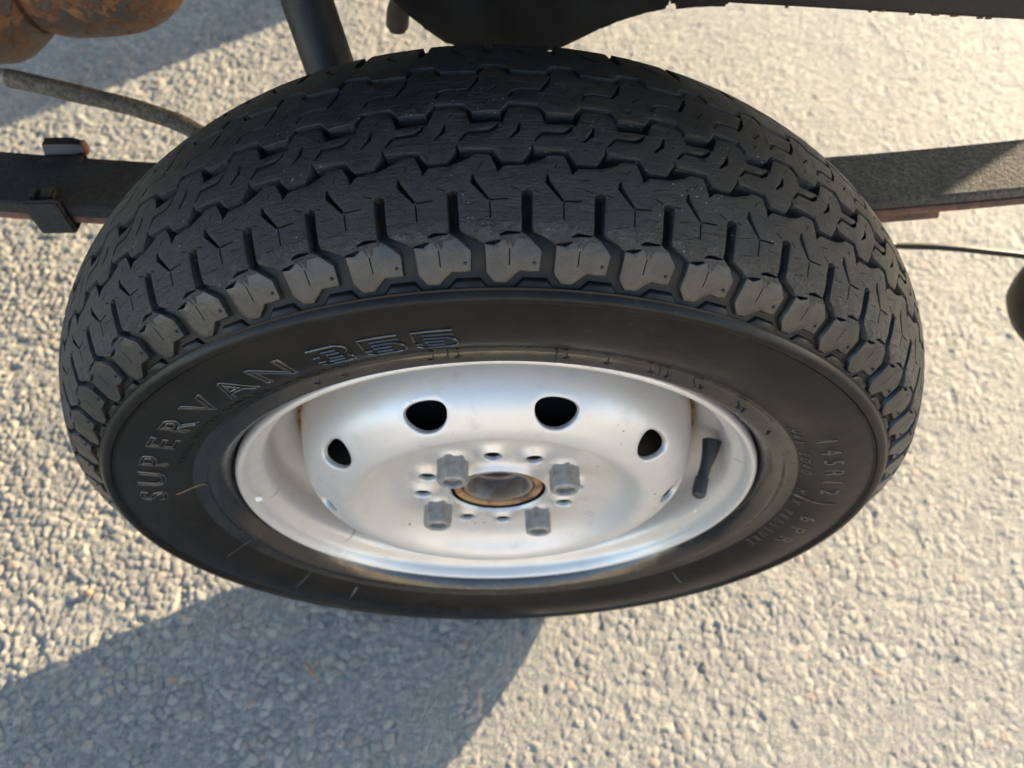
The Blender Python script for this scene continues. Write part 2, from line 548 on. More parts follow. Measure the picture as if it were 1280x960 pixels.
# ------------------------------------------------------------------ ground
def build_ground():
    ny, nx = 800, 900
    y = -0.30 + np.concatenate([[0], np.cumsum(np.linspace(1.15, 2.75, ny - 1))]) * 1e-3
    y = y * 1.0
    half = 0.60 + 0.46 * (y + 0.2) / 1.2
    t = np.linspace(-1, 1, nx)
    X = (t[None] * half[:, None]).ravel(); Y = np.repeat(y, nx)
    def h2(ix, iy, k):
        v = np.sin(ix * 127.1 + iy * 311.7 + k * 74.7) * 43758.5453
        return v - np.floor(v)
    def stones(cell, rmin, rmax, seed, lift):
        best = np.full(X.shape, -1.0); sid = np.zeros(X.shape)
        gx = np.floor(X / cell); gy = np.floor(Y / cell)
        for dx in (-1, 0, 1):
            for dy in (-1, 0, 1):
                cx = gx + dx; cy_ = gy + dy
                px = (cx + 0.1 + 0.8 * h2(cx, cy_, seed)) * cell
                py = (cy_ + 0.1 + 0.8 * h2(cx, cy_, seed + 1)) * cell
                r = cell * (rmin + (rmax - rmin) * h2(cx, cy_, seed + 2) ** 1.6)
                an = h2(cx, cy_, seed + 3) * 3.14
                el = 0.7 + 0.3 * h2(cx, cy_, seed + 4)
                ux = (X - px) * np.cos(an) + (Y - py) * np.sin(an)
                uy = (-(X - px) * np.sin(an) + (Y - py) * np.cos(an)) / el
                d2 = (ux * ux + uy * uy) / (r * r)
                lft = lift * (h2(cx, cy_, seed + 5) - 0.5)
                hh = np.where(d2 < 1, r * 0.42 * (np.sqrt(np.clip(1 - d2, 0, 1))) ** 0.8 + lft, -1.0)
                m = hh > best
                best = np.where(m, hh, best); sid = np.where(m, h2(cx, cy_, seed + 6), sid)
        return best, sid
    def vnoise(s, seed):
        gx = X / s; gy = Y / s
        ix = np.floor(gx); iy = np.floor(gy); fx = gx - ix; fy = gy - iy
        fx = fx * fx * (3 - 2 * fx); fy = fy * fy * (3 - 2 * fy)
        a = h2(ix, iy, seed); b = h2(ix + 1, iy, seed); c = h2(ix, iy + 1, seed); d = h2(ix + 1, iy + 1, seed)
        return (a * (1 - fx) + b * fx) * (1 - fy) + (c * (1 - fx) + d * fx) * fy
    def pack(cell, seed):
        """packed angular stones: nearest and second nearest seed point"""
        wx = X + 0.0014 * (vnoise(0.004, seed + 20) - 0.5); wy = Y + 0.0014 * (vnoise(0.004, seed + 21) - 0.5)
        gx = np.floor(wx / cell); gy = np.floor(wy / cell)
        d1 = np.full(X.shape, 9.0); d2 = np.full(X.shape, 9.0); sid = np.zeros(X.shape); til = np.zeros(X.shape); lif = np.zeros(X.shape)
        for dx in (-2, -1, 0, 1, 2):
            for dy in (-2, -1, 0, 1, 2):
                cx = gx + dx; cy_ = gy + dy
                px = (cx + h2(cx, cy_, seed)) * cell; py = (cy_ + h2(cx, cy_, seed + 1)) * cell
                w = 0.65 + 0.75 * h2(cx, cy_, seed + 2)
                d = np.hypot(wx - px, wy - py) / (w * cell)
                tl = (wx - px) * (h2(cx, cy_, seed + 3) - .5) + (wy - py) * (h2(cx, cy_, seed + 4) - .5)
                m = d < d1
                d2 = np.where(m, d1, np.minimum(d2, d)); d1 = np.where(m, d, d1)
                sid = np.where(m, h2(cx, cy_, seed + 5), sid); til = np.where(m, tl, til); lif = np.where(m, h2(cx, cy_, seed + 6), lif)
        return d2 - d1, sid, til, lif
    def ss(x): x = np.clip(x, 0, 1); return x * x * (3 - 2 * x)
    eA, ia, tA, lA = pack(0.0082, 11)
    eB, ib, tB, lB = pack(0.0042, 41)
    big = ss((vnoise(0.035, 5) * 0.55 + vnoise(0.12, 6) * 0.45 + 0.55 * (lA - 0.5) - 0.36) * 6)
    HA = 0.0021 * ss(eA / 0.42) + 0.45 * tA + 0.0016 * (lA - 0.5)
    HB = 0.0011 * ss(eB / 0.45) + 0.45 * tB + 0.0010 * (lB - 0.5)
    H = big * (HA + 0.18 * HB) + (1 - big) * (HB + 0.0002)
    S = np.where(big > 0.5, ia, ib)
    gap = np.where(big > 0.5, 1 - ss(eA / 0.16), (1 - ss(eB / 0.22)) * 0.8)
    pit = ss((vnoise(0.018, 15) - 0.80) * 9)
    H = H - 0.0022 * pit
    H = H + 0.0018 * (vnoise(0.05, 8) - 0.5) + 0.0007 * (vnoise(0.003, 9) - 0.5) + 0.0006 * (vnoise(0.0018, 10) - 0.5)
    amp = np.clip(0.62 - 0.62 * X + 0.25 * (vnoise(0.22, 25) - 0.5), 0.42, 1.0)
    amp = amp * np.where(Y > 0.3, 1 - 0.15 * ss((Y - 0.3) / 0.4) * ss((X + 0.1) / 0.4), 1)
    H = H * amp * 0.88 - 0.0011
    V = np.stack([X, Y, H], -1).astype(np.float32)
    idx = np.arange(ny * nx).reshape(ny, nx)
    Q = np.stack([idx[:-1, :-1], idx[:-1, 1:], idx[1:, 1:], idx[1:, :-1]], -1).reshape(-1, 4)
    nv = len(V)
    # outer sheet: a skirt of large quads from the patch border to the horizon
    corners = [idx[0, 0], idx[0, -1], idx[-1, -1], idx[-1, 0]]
    far = np.array([(-60, -60, -0.003), (60, -60, -0.003), (60, 60, -0.003), (-60, 60, -0.003)], np.float32)
    brd = np.array([(X[c], Y[c], -0.003) for c in corners], np.float32)
    V = np.concatenate([V, brd, far])
    S = np.concatenate([S, np.full(8, 0.55)]); gap = np.concatenate([gap, np.zeros(8)]); outer = np.concatenate([np.zeros(nv), np.ones(8)])
    K = np.array([(nv + i, nv + 4 + i, nv + 4 + (i + 1) % 4, nv + (i + 1) % 4) for i in range(4)])
    Q = np.concatenate([Q, K])
    me = bpy.data.meshes.new("ground")
    me.vertices.add(len(V)); me.vertices.foreach_set("co", V.ravel())
    me.loops.add(Q.size); me.loops.foreach_set("vertex_index", Q.ravel().astype(np.int32))
    me.polygons.add(len(Q)); me.polygons.foreach_set("loop_start", np.arange(0, Q.size, 4, dtype=np.int32))
    me.polygons.foreach_set("use_smooth", np.ones(len(Q), bool))
    at = me.attributes.new("stone", 'FLOAT', 'POINT')
    at.data.foreach_set("value", S.astype(np.float32))
    at = me.attributes.new("binder", 'FLOAT', 'POINT')
    at.data.foreach_set("value", gap.astype(np.float32))
    at = me.attributes.new("outer", 'FLOAT', 'POINT')
    at.data.foreach_set("value", outer.astype(np.float32))
    me.update(calc_edges=True)
    g = link_obj("ground", me, M["ground"])
    g["kind"] = "structure"
    g["label"] = "rough sunlit aggregate asphalt under the wheel"
    return g
build_ground()

# ------------------------------------------------------------------ tyre section
N = 57
DA = 2 * math.pi / N
A0 = rad(88.15)
PL = DA * 0.262                       # one pitch in metres, for the flat drawing
YC = 0.058
def R_out(y):
    t = 0.2683 - (y - YC) ** 2 / 0.205
    f = 0.2531 + 1.6 * y
    k = 0.0035
    h = max(0.0, min(1.0, 0.5 + 0.5 * (f - t) / k))
    front = f * (1 - h) + t * h - k * h * (1 - h)
    g = 0.2531 + 1.6 * (2 * YC - y)
    h = max(0.0, min(1.0, 0.5 + 0.5 * (g - front) / k))
    return g * (1 - h) + front * h - k * h * (1 - h)
def nrm_out(y):
    d = (R_out(y + 2e-4) - R_out(y - 2e-4)) / 4e-4
    l = math.hypot(1, d)
    return 1 / l, -d / l
def depth(y):
    def sm(a, b, x):
        t = max(0, min(1, (x - a) / (b - a))); return t * t * (3 - 2 * t)
    yy = min(y, 2 * YC - y)
    return (0.0024 + 0.0026 * sm(-0.006, 0.008, yy)) * (1 - 0.45 * sm(0.085, 0.10, y))
def tmap(x, y, d):
    """x metres along the pitch, y section position, d depth below the outer surface"""
    a = A0 - x / PL * DA
    R = R_out(y); nr, ny_ = nrm_out(y)
    w = 0.00035 * noise.noise(Vector((x * 300, y * 300, 3.1))) if d == 0 else 0
    # rounded by wear close to the shoulder
    R2 = R - nr * (d + w * 0.6); y2 = y - ny_ * (d + w * 0.6)
    return Vector((R2 * math.cos(a), y2, R2 * math.sin(a)))

def block(outline_u, slits_u, cut, slit_w=0.0006):
    O = [(u * PL, y * 1e-3) for u, y in outline_u]
    # resample long edges
    out = []
    for i in range(len(O)):
        a, b = O[i], O[(i + 1) % len(O)]
        l = math.hypot(b[0] - a[0], b[1] - a[1]); k = max(1, int(l / 0.0028))
        for j in range(k): out.append((a[0] + (b[0] - a[0]) * j / k, a[1] + (b[1] - a[1]) * j / k))
    jit = []
    for (x, y) in out:
        if cut and (abs(x - cut[0] * PL) < 1e-6 or abs(x - cut[1] * PL) < 1e-6): jit.append((x, y)); continue
        jit.append((x + random.uniform(-1, 1) * 0.00012, y + random.uniform(-1, 1) * 0.00012))
    holes = []
    for s in slits_u:
        w = s[1] if isinstance(s[1], float) else slit_w
        pts = s[0] if isinstance(s[1], float) else s
        holes.append(slit([(u * PL, y * 1e-3) for u, y in pts], w))
    xs = [p[0] for p in jit]; ys = [p[1] for p in jit]
    inner = []
    st = 0.0026
    r = random.Random(3)
    yv = min(ys) + st / 2
    row = 0
    while yv < max(ys):
        xv = min(xs) + (st / 2 if row % 2 else 0)
        while xv < max(xs):
            px, py = xv + r.uniform(-.2, .2) * st, yv + r.uniform(-.2, .2) * st
            if inside(jit, px, py) and dist_poly(jit, px, py) > 0.0009 and all(not inside(h, px, py) and dist_poly(h, px, py) > 0.0007 for h in holes):
                inner.append((px, py))
            xv += st
        yv += st; row += 1
    ku = (cut[0] * PL, cut[1] * PL) if cut else None
    V, F = sheet(jit, holes, inner, lambda x, y, d: tmap(x, y, d * depth(y) / 0.0054), [(0.00015, 0.00008), (0.0003, 0.0004), (0.0007, 0.0060)], ku)
    me = mesh("tread_block", V, F, True, 42)
    me.materials.append(M["tread"]); me.materials.append(M["facet"])
    for p in me.polygons:
        if p.center.y < -0.0026: p.material_index = 1
    return me

shoulder = block(
    [(-.33, -8.6), (-.22, -10.7), (-.05, -10.8), (.16, -8.2), (.43, -8.3), (.445, -4.3), (.28, -1.6), (.15, 0.2), (.15, 14.6), (.20, 15.2), (.235, 15.4),
     (.235, 24.8), (-.07, 23.9), (-.165, 21), (-.19, 23.9), (-.27, 28.7), (-.46, 28.8), (-.54, 27.1), (-.765, 24.8),
     (-.765, 15.4), (-.72, 15.2), (-.68, 14.6), (-.68, 2.2), (-.66, 0.8), (-.36, -2.4), (-.33, -3)],
    [([(0, -3.7), (0, -7.3)], 0.00130),
     ([(-.49, 21.0), (-.49, 18.4), (-.28, 11.4)], 0.0023), ([(-.27, 11.3), (-.02, 11.7)], 0.0016), ([(-.27, 10.9), (-.26, 4.8)], 0.0016),
     ([(.14, 15.0), (.02, 16.2)], 0.00104), ([(-.675, 15.0), (-.60, 14.4)], 0.00104), ([(-.10, 8.6), (.10, 8.2)], 0.0006), ([(-.60, 9.5), (-.44, 10.3)], 0.0006), ([(-.52, 3.6), (-.36, 4.4)], 0.0006), ([(-.05, 19.0), (.10, 20.2)], 0.0006), ([(-.40, 23.4), (-.36, 25.8)], 0.0008), ([(.15, .1), (-.04, .1), (-.14, -.6)], 0.00130), ([(-.345, -2.6), (-.22, -2.5), (-.12, -1.9)], 0.00117)],
    (-.765, .235))
rib_outer = block(
    [(-.1, 26.5), (.18, 26.9), (.28, 31.7), (.30, 34.5), (.35, 31.8), (.43, 31.7), (.79, 31.5), (.9, 26.5),
     (.9, 43.4), (.82, 43.7), (.48, 42.8), (.42, 49.4), (.30, 51.4), (.08, 51.4), (-.0, 50.4), (-.08, 43.4), (-.1, 43.4)],
    [([(.335, 34.8), (.45, 39.0), (.74, 39.4), (.82, 40.9), (.87, 43.2)], 0.0019), ([(.50, 35.0), (.66, 36.6)], 0.0007), ([(.18, 45.5), (.24, 48.4)], 0.0008), ([(.56, 42.0), (.60, 40.6)], 0.0006), ([(0, 35.8), (.12, 39.4), (.15, 43.4)], 0.0019)],
    (-.1, .9))
rib_inner = block(
    [(0, 54), (.06, 54.2), (.40, 54.2), (.52, 49.8), (.88, 49.6), (.98, 54), (1, 54),
     (1, 73.8), (.94, 78.4), (.68, 78.4), (.60, 72.8), (.04, 72.8), (0, 73.8)],
    [([(.005, 57.5), (.07, 61.2), (.17, 62.4), (.46, 62.2), (.56, 67.6), (.605, 72.6)], 0.0019), ([(.20, 56.6), (.30, 58.6)], 0.0007), ([(.66, 53.0), (.72, 56.0)], 0.0008), ([(.78, 73.5), (.82, 76.2)], 0.0008), ([(.20, 66.8), (.38, 67.4)], 0.0007), ([(.73, 60.8), (.86, 65)], 0.0019)],
    (0, 1))
shoulder_inner = block(
    [(-.27, 82.2), (-.04, 82.2), (.06, 77.2), (.55, 76.2), (.61, 81.6), (.66, 82.2), (.73, 82.2), (.73, 94), (.68, 95), (.655, 96),
     (.655, 114), (.50, 118), (.32, 122), (.02, 122), (-.08, 118), (-.20, 114), (-.20, 96), (-.22, 95), (-.27, 94)],
    [([(.14, 81.5), (.22, 85.0)], 0.0008), ([(.44, 81.5), (.50, 84.5)], 0.0008), ([(.18, 102), (.19, 99.5), (.38, 92)], 0.0021)],
    (-.27, .73))
# raised scalloped band under the side lugs
def scallop():
    out = []
    up = [(-.27, -12.9), (.05, -12.9), (.21, -10.9), (.57, -10.9)]
    pts = []
    for (u, y) in up: pts.append((u, y))
    O = [(-.27 + 1, -12.9)] + [(u, y) for u, y in reversed(up)] + [(-.27, -14.6), (.0, -14.6), (.25, -14.6), (.38, -14.6), (.43, -13.6), (.48, -14.6), (.6, -14.6), (.73, -14.6)]
    P = [(u * PL, y * 1e-3) for u, y in O][::-1]
    V, F = sheet(P, [], [], lambda x, y, d: tmap(x, y, d + 0.0001), [(0.0002, 0.0002), (0.0005, 0.0008), (0.0008, 0.0028)], (-.27 * PL, .73 * PL))
    return mesh("scallop", V, F, True, 40)
scallop_me = scallop()

BEAD = [(0.1870, -0.0072), (0.1840, -0.0054), (0.1822, -0.0046), (0.1808, -0.0045), (0.1795, -0.0051), (0.1760, -0.0072), (0.1745, -0.0071), (0.1730, -0.0058), (0.1706, -0.0030), (0.1684, -0.0004), (0.1668, 0.004), (0.164, 0.012)]
SIDE = [(0.2345, -0.0128), (0.2337, -0.0133), (0.2331, -0.0149), (0.2320, -0.0161), (0.2306, -0.0166), (0.2292, -0.0165), (0.2282, -0.0157), (0.2278, -0.0147), (0.2273, -0.0153), (0.2268, -0.0154), (0.2263, -0.0147), (0.2240, -0.0152), (0.2180, -0.0162), (0.2120, -0.0164), (0.2065, -0.0160), (0.2015, -0.0152), (0.1965, -0.0131), (0.1915, -0.0101), (0.1870, -0.0072)]
def side_y(R):
    P = SIDE[10:] + BEAD[1:]
    for (a, ya), (b, yb) in zip(P, P[1:]):
        if b <= R <= a: return ya + (yb - ya) * (a - R) / (a - b)
    return -0.015

wheel = thing("wheel", "silver steel wheel with worn black tyre standing on the asphalt", "wheel", (0, 0.05, 0))
axis = Vector((0, -0.05, ZA))
prof = []
ys = np.concatenate([np.linspace(0.1275, -0.0138, 70)])
for y in ys:
    R = R_out(y); nr, ny_ = nrm_out(y); d = depth(y)
    if y < -0.010: d *= max(0.35, (y + 0.0145) / 0.0045)
    if y > 2 * YC + 0.010: d *= 0.5
    prof.append((R - nr * d, y - ny_ * d))
back = [(0.165, 2 * YC - 0.012), (0.17, 2 * YC), (0.19, 2 * YC + 0.012), (0.212, 2 * YC + 0.0164), (0.225, 2 * YC + 0.0152)]
tyre = link_obj("tyre", lathe(back + prof + SIDE, N * 6, 33), M["side"], wheel, axis)
link_obj("bead", lathe(BEAD, 256, 60), M["bead"], tyre)
for k in range(N):
    for me in (shoulder, rib_outer, rib_inner, shoulder_inner):
        o = link_obj("tread_block", me, M["tread"], tyre)
        o.rotation_euler = (0, k * DA, 0)
bm = bmesh.new()
for k in range(N):
    tmp = scallop_me.copy(); tmp.transform(Matrix.Rotation(k * DA, 4, 'Y')); bm.from_mesh(tmp); bpy.data.meshes.remove(tmp)
bmesh.ops.remove_doubles(bm, verts=bm.verts, dist=1e-6)
link_obj("scalloped_band", bm_mesh(bm, "scalloped_band", True, 40), M["side"], tyre)

# vent nubs on the side lugs, one per lug, joined
bm = bmesh.new()
for k in range(N):
    p = tmap(.36 * PL, -.0068, 0); p2 = tmap(.36 * PL, -.0068, -0.0012)
    mt = Matrix.Rotation(k * DA, 4, 'Y') @ Matrix.Translation(p) @ (p2 - p).to_track_quat('Z', 'Y').to_matrix().to_4x4()
    bmesh.ops.create_cone(bm, cap_ends=True, segments=8, radius1=0.0009, radius2=0.0006, depth=0.0014, matrix=mt)
nub = link_obj("vent_nubs", bm_mesh(bm), M["tread"], tyre); nub["kind"] = "stuff"

# ---------------------------------------------------------------- lettering
def font_mesh(txt, size, fill=True, bevel=0.0, extr=0.0):
    cu = bpy.data.curves.new("f", 'FONT')
    cu.body = txt; cu.size = size; cu.align_x = 'CENTER'
    cu.fill_mode = 'BOTH' if fill else 'NONE'
    cu.extrude = extr; cu.bevel_depth = bevel; cu.bevel_resolution = 1; cu.resolution_u = 4
    o = bpy.data.objects.new("f", cu); col.objects.link(o)
    me = bpy.data.meshes.new_from_object(o.evaluated_get(bpy.context.evaluated_depsgraph_get()))
    bpy.data.objects.remove(o); bpy.data.curves.remove(cu)
    return me
def place_text(me, th, Rb, sx=1.0, raise_=0.0, inward=False):
    """bend a flat mesh on the sidewall, its baseline at radius Rb, its middle at angle th (degrees)"""
    for v in me.vertices:
        x, y, z = v.co.x * sx, v.co.y, v.co.z
        if inward: R = Rb - y; a = rad(th) + x / (Rb - 0.006)
        else: R = Rb + y; a = rad(th) - x / (Rb + 0.006)
        v.co = (R * math.cos(a), side_y(R) - z - raise_, R * math.sin(a))
    me.update()
    for p in me.polygons: p.use_smooth = True
    return me
def join_meshes(ms):
    bm = bmesh.new()
    for m in ms: bm.from_mesh(m); bpy.data.meshes.remove(m)
    return bm_mesh(bm, "lettering", True, 60)
def outlined(word, angs, Rb, size, sx):
    return join_meshes([place_text(font_mesh(c, size, False, 0.00060), a, Rb, sx, 0.0003) for c, a in zip(word, angs)])
link_obj("lettering", outlined("SUPER", (165.2, 158.6, 152.2, 145.7, 139.2), 0.2003, 0.0200, 1.42), M["letter"], tyre)
link_obj("lettering", outlined("VAN", (131.8, 125.2, 118.2), 0.2003, 0.0200, 1.42), M["letter"], tyre)
link_obj("lettering", outlined("VAN", (-111.8, -105.2, -98.2), 0.2003, 0.0200, 1.42), M["side"], tyre)
# striped digits: five raised bars per digit with round right-hand turns
def bar_path(pts, r=0.00058):
    return tube([Vector(p) for p in pts], r, 6)
def striped(d):
    """flat strokes of one digit in a 0..1 by 0..1 cell (x right, y up)"""
    arc = lambda cx, cy_, r, a0, a1, n=7: [(cx + r * math.cos(rad(a0 + (a1 - a0) * i / (n - 1))), cy_ + r * math.sin(rad(a0 + (a1 - a0) * i / (n - 1)))) for i in range(n)]
    if d == '3':
        return [[(0, 1), (.72, 1)] + arc(.74, .77, .23, 90, -60), [(.30, .78), (.72, .78)], [(.38, .62), (.74, .62)], [(0, .60), (.2, .60)],
                [(.38, .40), (.76, .40)], [(.30, .24), (.74, .24)], [(0, .30), (.22, .30)], [(.0, .16), (.2, 0), (.74, 0)] + arc(.76, .23, .23, -90, 62), ]
    return [[(0, .52), (.02, 1), (1, 1)], [(.26, .80), (1, .80)], [(.26, .62), (.80, .62)] , [(.26, .44), (.74, .44)], [(0, .34), (.2, .34)], [(.30, .24), (.72, .24)],
            [(.0, .2), (.18, 0), (.74, 0)] + arc(.76, .31, .31, -90, 80)]
def digit_mesh(d, th, Rb, w, h):
    ms = []
    for st in striped(d):
        pts = []
        for (a, b) in zip(st, st[1:]):
            for i in range(4): pts.append((a[0] + (b[0] - a[0]) * i / 4, a[1] + (b[1] - a[1]) * i / 4))
        pts.append(st[-1])
        p3 = [((x - .5) * w, y * h, 0) for x, y in pts]
        ms.append(place_text(bar_path(p3), th, Rb, 1.0, 0.0003))
    return ms
link_obj("lettering", join_meshes(digit_mesh('3', 109.4, 0.1988, 0.0172, 0.0145) + digit_mesh('5', 103.0, 0.1988, 0.0172, 0.0145) + digit_mesh('5', 96.7, 0.1988, 0.0172, 0.0145)), M["letter"], tyre)
def solid(word, th0, step, Rb, size, sx=1.0, raise_=0.0002, inward=False):
    ms = []
    for i, c in enumerate(word):
        if c == ' ': continue
        ms.append(place_text(font_mesh(c, size, True, 0.00010, 0.00016), th0 - step * i if not inward else th0 + step * i, Rb, sx, raise_, inward))
    return join_meshes(ms)
link_obj("lettering", solid("STEEL BELTED RADIAL", 153.5, 1.62, 0.1915, 0.0054, 1.0), M["side"], tyre)
link_obj("lettering", solid("TUBELESS", 125.0, 2.0, 0.1835, 0.0062, 1.1), M["bead"], tyre)
link_obj("lettering", solid("145R12", 30.5, 4.0, 0.2000, 0.0150, 1.0), M["letter"], tyre)
link_obj("lettering", solid("6PR", -2.0, 5.2, 0.1985, 0.0140, 1.1), M["letter"], tyre)
link_obj("lettering", solid("MAX LOAD", 34.0, 2.5, 0.1885, 0.0072, 1.0), M["letter"], tyre)
link_obj("lettering", solid("MAX PRESSURE", 8.0, 2.45, 0.1885, 0.0072, 1.0), M["letter"], tyre)
# fine mould fins crossing the sidewall
def fin(th, r0, r1, w=0.0005, skew=0.0):
    pts = []
    for i in range(9):
        R = r0 + (r1 - r0) * i / 8; a = rad(th + skew * i / 8)
        pts.append(Vector((R * math.cos(a), side_y(R) - 0.0001, R * math.sin(a))))
    return tube(pts, w, 6)
for th, r0, r1 in ((166, 0.178, 0.196), (-172 + 8, 0.180, 0.200), (-142, 0.187, 0.203), (-128, 0.190, 0.204), (5.5, 0.188, 0.212), (-44, 0.190, 0.200)):
    link_obj("mould_fin", fin(th, r0, r1, 0.0006), M["letter"], tyre)
# torn rubber marks along the bead
bm = bmesh.new()
rr = random.Random(5)
def bead_mark(bm, th, R, l, w, ang):
    c = Vector((R * math.cos(rad(th)), side_y(R) - 0.0002, R * math.sin(rad(th))))
    rot = Matrix.Rotation(-rad(th) + ang, 4, 'Y')
    n = Vector((0.35 * math.cos(rad(th)), -1, 0.35 * math.sin(rad(th)))).normalized()
    q = n.to_track_quat('Z', 'X').to_matrix().to_4x4()
    mt = Matrix.Translation(c) @ q @ Matrix.Rotation(ang, 4, 'Z') @ Matrix.Diagonal((l, w, 0.0012, 1))
    bmesh.ops.create_cone(bm, cap_ends=True, segments=5, radius1=0.5, radius2=0.15, depth=1, matrix=mt)
for th in (118, 113, 99, 95, 79, 72.5, 65, 62, 55, 45, 43.5, 33):
    bead_mark(bm, th, 0.1778, 0.007, 0.0009, rr.uniform(-.3, .3))
    bead_mark(bm, th + .1, 0.1778, 0.0009, 0.006, rr.uniform(-.3, .3))
    if rr.random() < .6: bead_mark(bm, th + 1.6, 0.1785, 0.0105, 0.0012, rr.uniform(-.2, .2))
tm = link_obj("torn_marks", bm_mesh(bm), M["rubber"], tyre); tm["kind"] = "stuff"

# ---------------------------------------------------------------- rim
rim_prof = [(0.1620, 0.0105), (0.1646, 0.0085), (0.1653, 0.0050), (0.1650, 0.0020), (0.1638, 0.0000), (0.1622, -0.0005), (0.1608, 0.0006), (0.1594, 0.0035),
            (0.1580, 0.0075), (0.1545, 0.0105), (0.1515, 0.0130), (0.1498, 0.0170), (0.1488, 0.0240), (0.1480, 0.0310), (0.1462, 0.0355), (0.1425, 0.0395),
            (0.1380, 0.0440), (0.1345, 0.0490), (0.1330, 0.0560), (0.1330, 0.0800), (0.146, 0.092), (0.150, 0.112), (0.160, 0.116), (0.166, 0.118)]
def smooth_prof(P, n=2):
    P = [Vector((p[0], p[1], 0)) for p in P]
    s = spline(P, (len(P) - 1) * n + 1)
    return [(p.x, p.y) for p in s]
rim = link_obj("rim", lathe(smooth_prof(rim_prof, 3), 220, 50), M["silver"], wheel, axis)

DP = [(0.0312, 0.0070), (0.0318, 0.0052), (0.0330, 0.0050), (0.0345, 0.0072), (0.0370, 0.0096), (0.0420, 0.0102), (0.0520, 0.0102), (0.0610, 0.0102), (0.0650, 0.0102), (0.0700, 0.0099), (0.0750, 0.0088),
      (0.0805, 0.0060), (0.0860, 0.0014), (0.0908, -0.0036), (0.0948, -0.0062), (0.0985, -0.0068), (0.1015, -0.0060), (0.1045, -0.0048), (0.1090, -0.0020), (0.1150, 0.0022), (0.1200, 0.0075),
      (0.1240, 0.0145), (0.1270, 0.0230), (0.1290, 0.0320), (0.1305, 0.0420), (0.1318, 0.0540)]
DS = smooth_prof(DP, 6)
tt = [0.0312]
for a, b in zip(DS, DS[1:]): tt.append(tt[-1] + math.hypot(b[0] - a[0], b[1] - a[1]))
tt = np.array(tt); DR = np.array([p[0] for p in DS]); DY = np.array([p[1] for p in DS])
def t_of_R(R): return float(np.interp(R, DR, tt))
HOLE_A = [33 + 30 * k for k in range(12)]
NUT_A = [33 + 90 * k for k in range(4)]
PCD = 0.0500
def disc_map(x, y, d):
    t = math.hypot(x, y); th = math.atan2(y, x)
    R = float(np.interp(t, tt, DR)); Y = float(np.interp(t, tt, DY))
    R1 = float(np.interp(t + 4e-4, tt, DR)); Y1 = float(np.interp(t + 4e-4, tt, DY))
    R0 = float(np.interp(t - 4e-4, tt, DR)); Y0 = float(np.interp(t - 4e-4, tt, DY))
    tx, ty = R1 - R0, Y1 - Y0; l = math.hypot(tx, ty) or 1
    nr, ny_ = ty / l, -tx / l          # outward (towards the viewer)
    if R < 0.068 and R > 0.034:
        for i, ha in enumerate(HOLE_A):
            hx, hz = PCD * math.cos(rad(ha)), PCD * math.sin(rad(ha))
            q = math.hypot(R * math.cos(th) - hx, R * math.sin(th) - hz)
            if q < 0.0118: Y -= 0.0042 * min(1.0, (0.0118 - q) / 0.0044) ** 1.3
    R += -nr * d; Y += -ny_ * d
    return Vector((R * math.cos(th), Y, R * math.sin(th)))
def circ2(cx, cy_, r, n): return [(cx + r * math.cos(2 * math.pi * i / n), cy_ + r * math.sin(2 * math.pi * i / n)) for i in range(n)]
holes = []
for i, ha in enumerate(HOLE_A):
    t = t_of_R(PCD); holes.append(circ2(t * math.cos(rad(ha)), t * math.sin(rad(ha)), 0.0066, 20))
NV = 10
for k in range(NV):
    ha = rad(1.2 + 36 * k)
    tc = t_of_R(0.1140); pts = []
    for i in range(28):
        a = 2 * math.pi * i / 28
        ca, sa = math.cos(a), math.sin(a)
        # rounded triangle: wide towards the outer edge
        w = 0.0128 * (1 + 0.20 * sa); h = 0.0102
        dx = w * math.copysign(abs(ca) ** 0.86, ca); dt = h * math.copysign(abs(sa) ** 0.9, sa)
        th = ha + dx / 0.115; t = tc + dt
        pts.append((t * math.cos(th), t * math.sin(th)))
    holes.append(pts)
inner = []
tmax, tmin = tt[-1], tt[0]
levels = list(np.linspace(tmin, tmax, 58))[1:-1]
for li, t in enumerate(levels):
    n = int(2 * math.pi * t / 0.0030)
    for i in range(n):
        a = 2 * math.pi * (i + 0.5 * (li % 2)) / n
        p = (t * math.cos(a), t * math.sin(a))
        ok = True
        for h in holes:
            hc = h[0]
            if abs(p[0] - hc[0]) < .04 and abs(p[1] - hc[1]) < .04 and (inside(h, *p) or dist_poly(h, *p) < 0.0012): ok = False; break
        if ok: inner.append(p)
V, F = sheet(None, holes, inner, disc_map, [(0.0004, 0.0003), (0.0007, 0.0010), (0.0007, 0.0034)], None, 1.0, [circ2(0, 0, tmax, 240), circ2(0, 0, tmin, 96)])
disc = link_obj("wheel_disc", mesh("wheel_disc", V, F, True, 40), M["silver"], rim)
# weld bead where disc meets barrel, stained with rust
link_obj("weld_seam", lathe([(0.1318, 0.050), (0.1336, 0.0485), (0.1346, 0.0500), (0.134, 0.056)], 160, 60), M["hubrust"], rim)
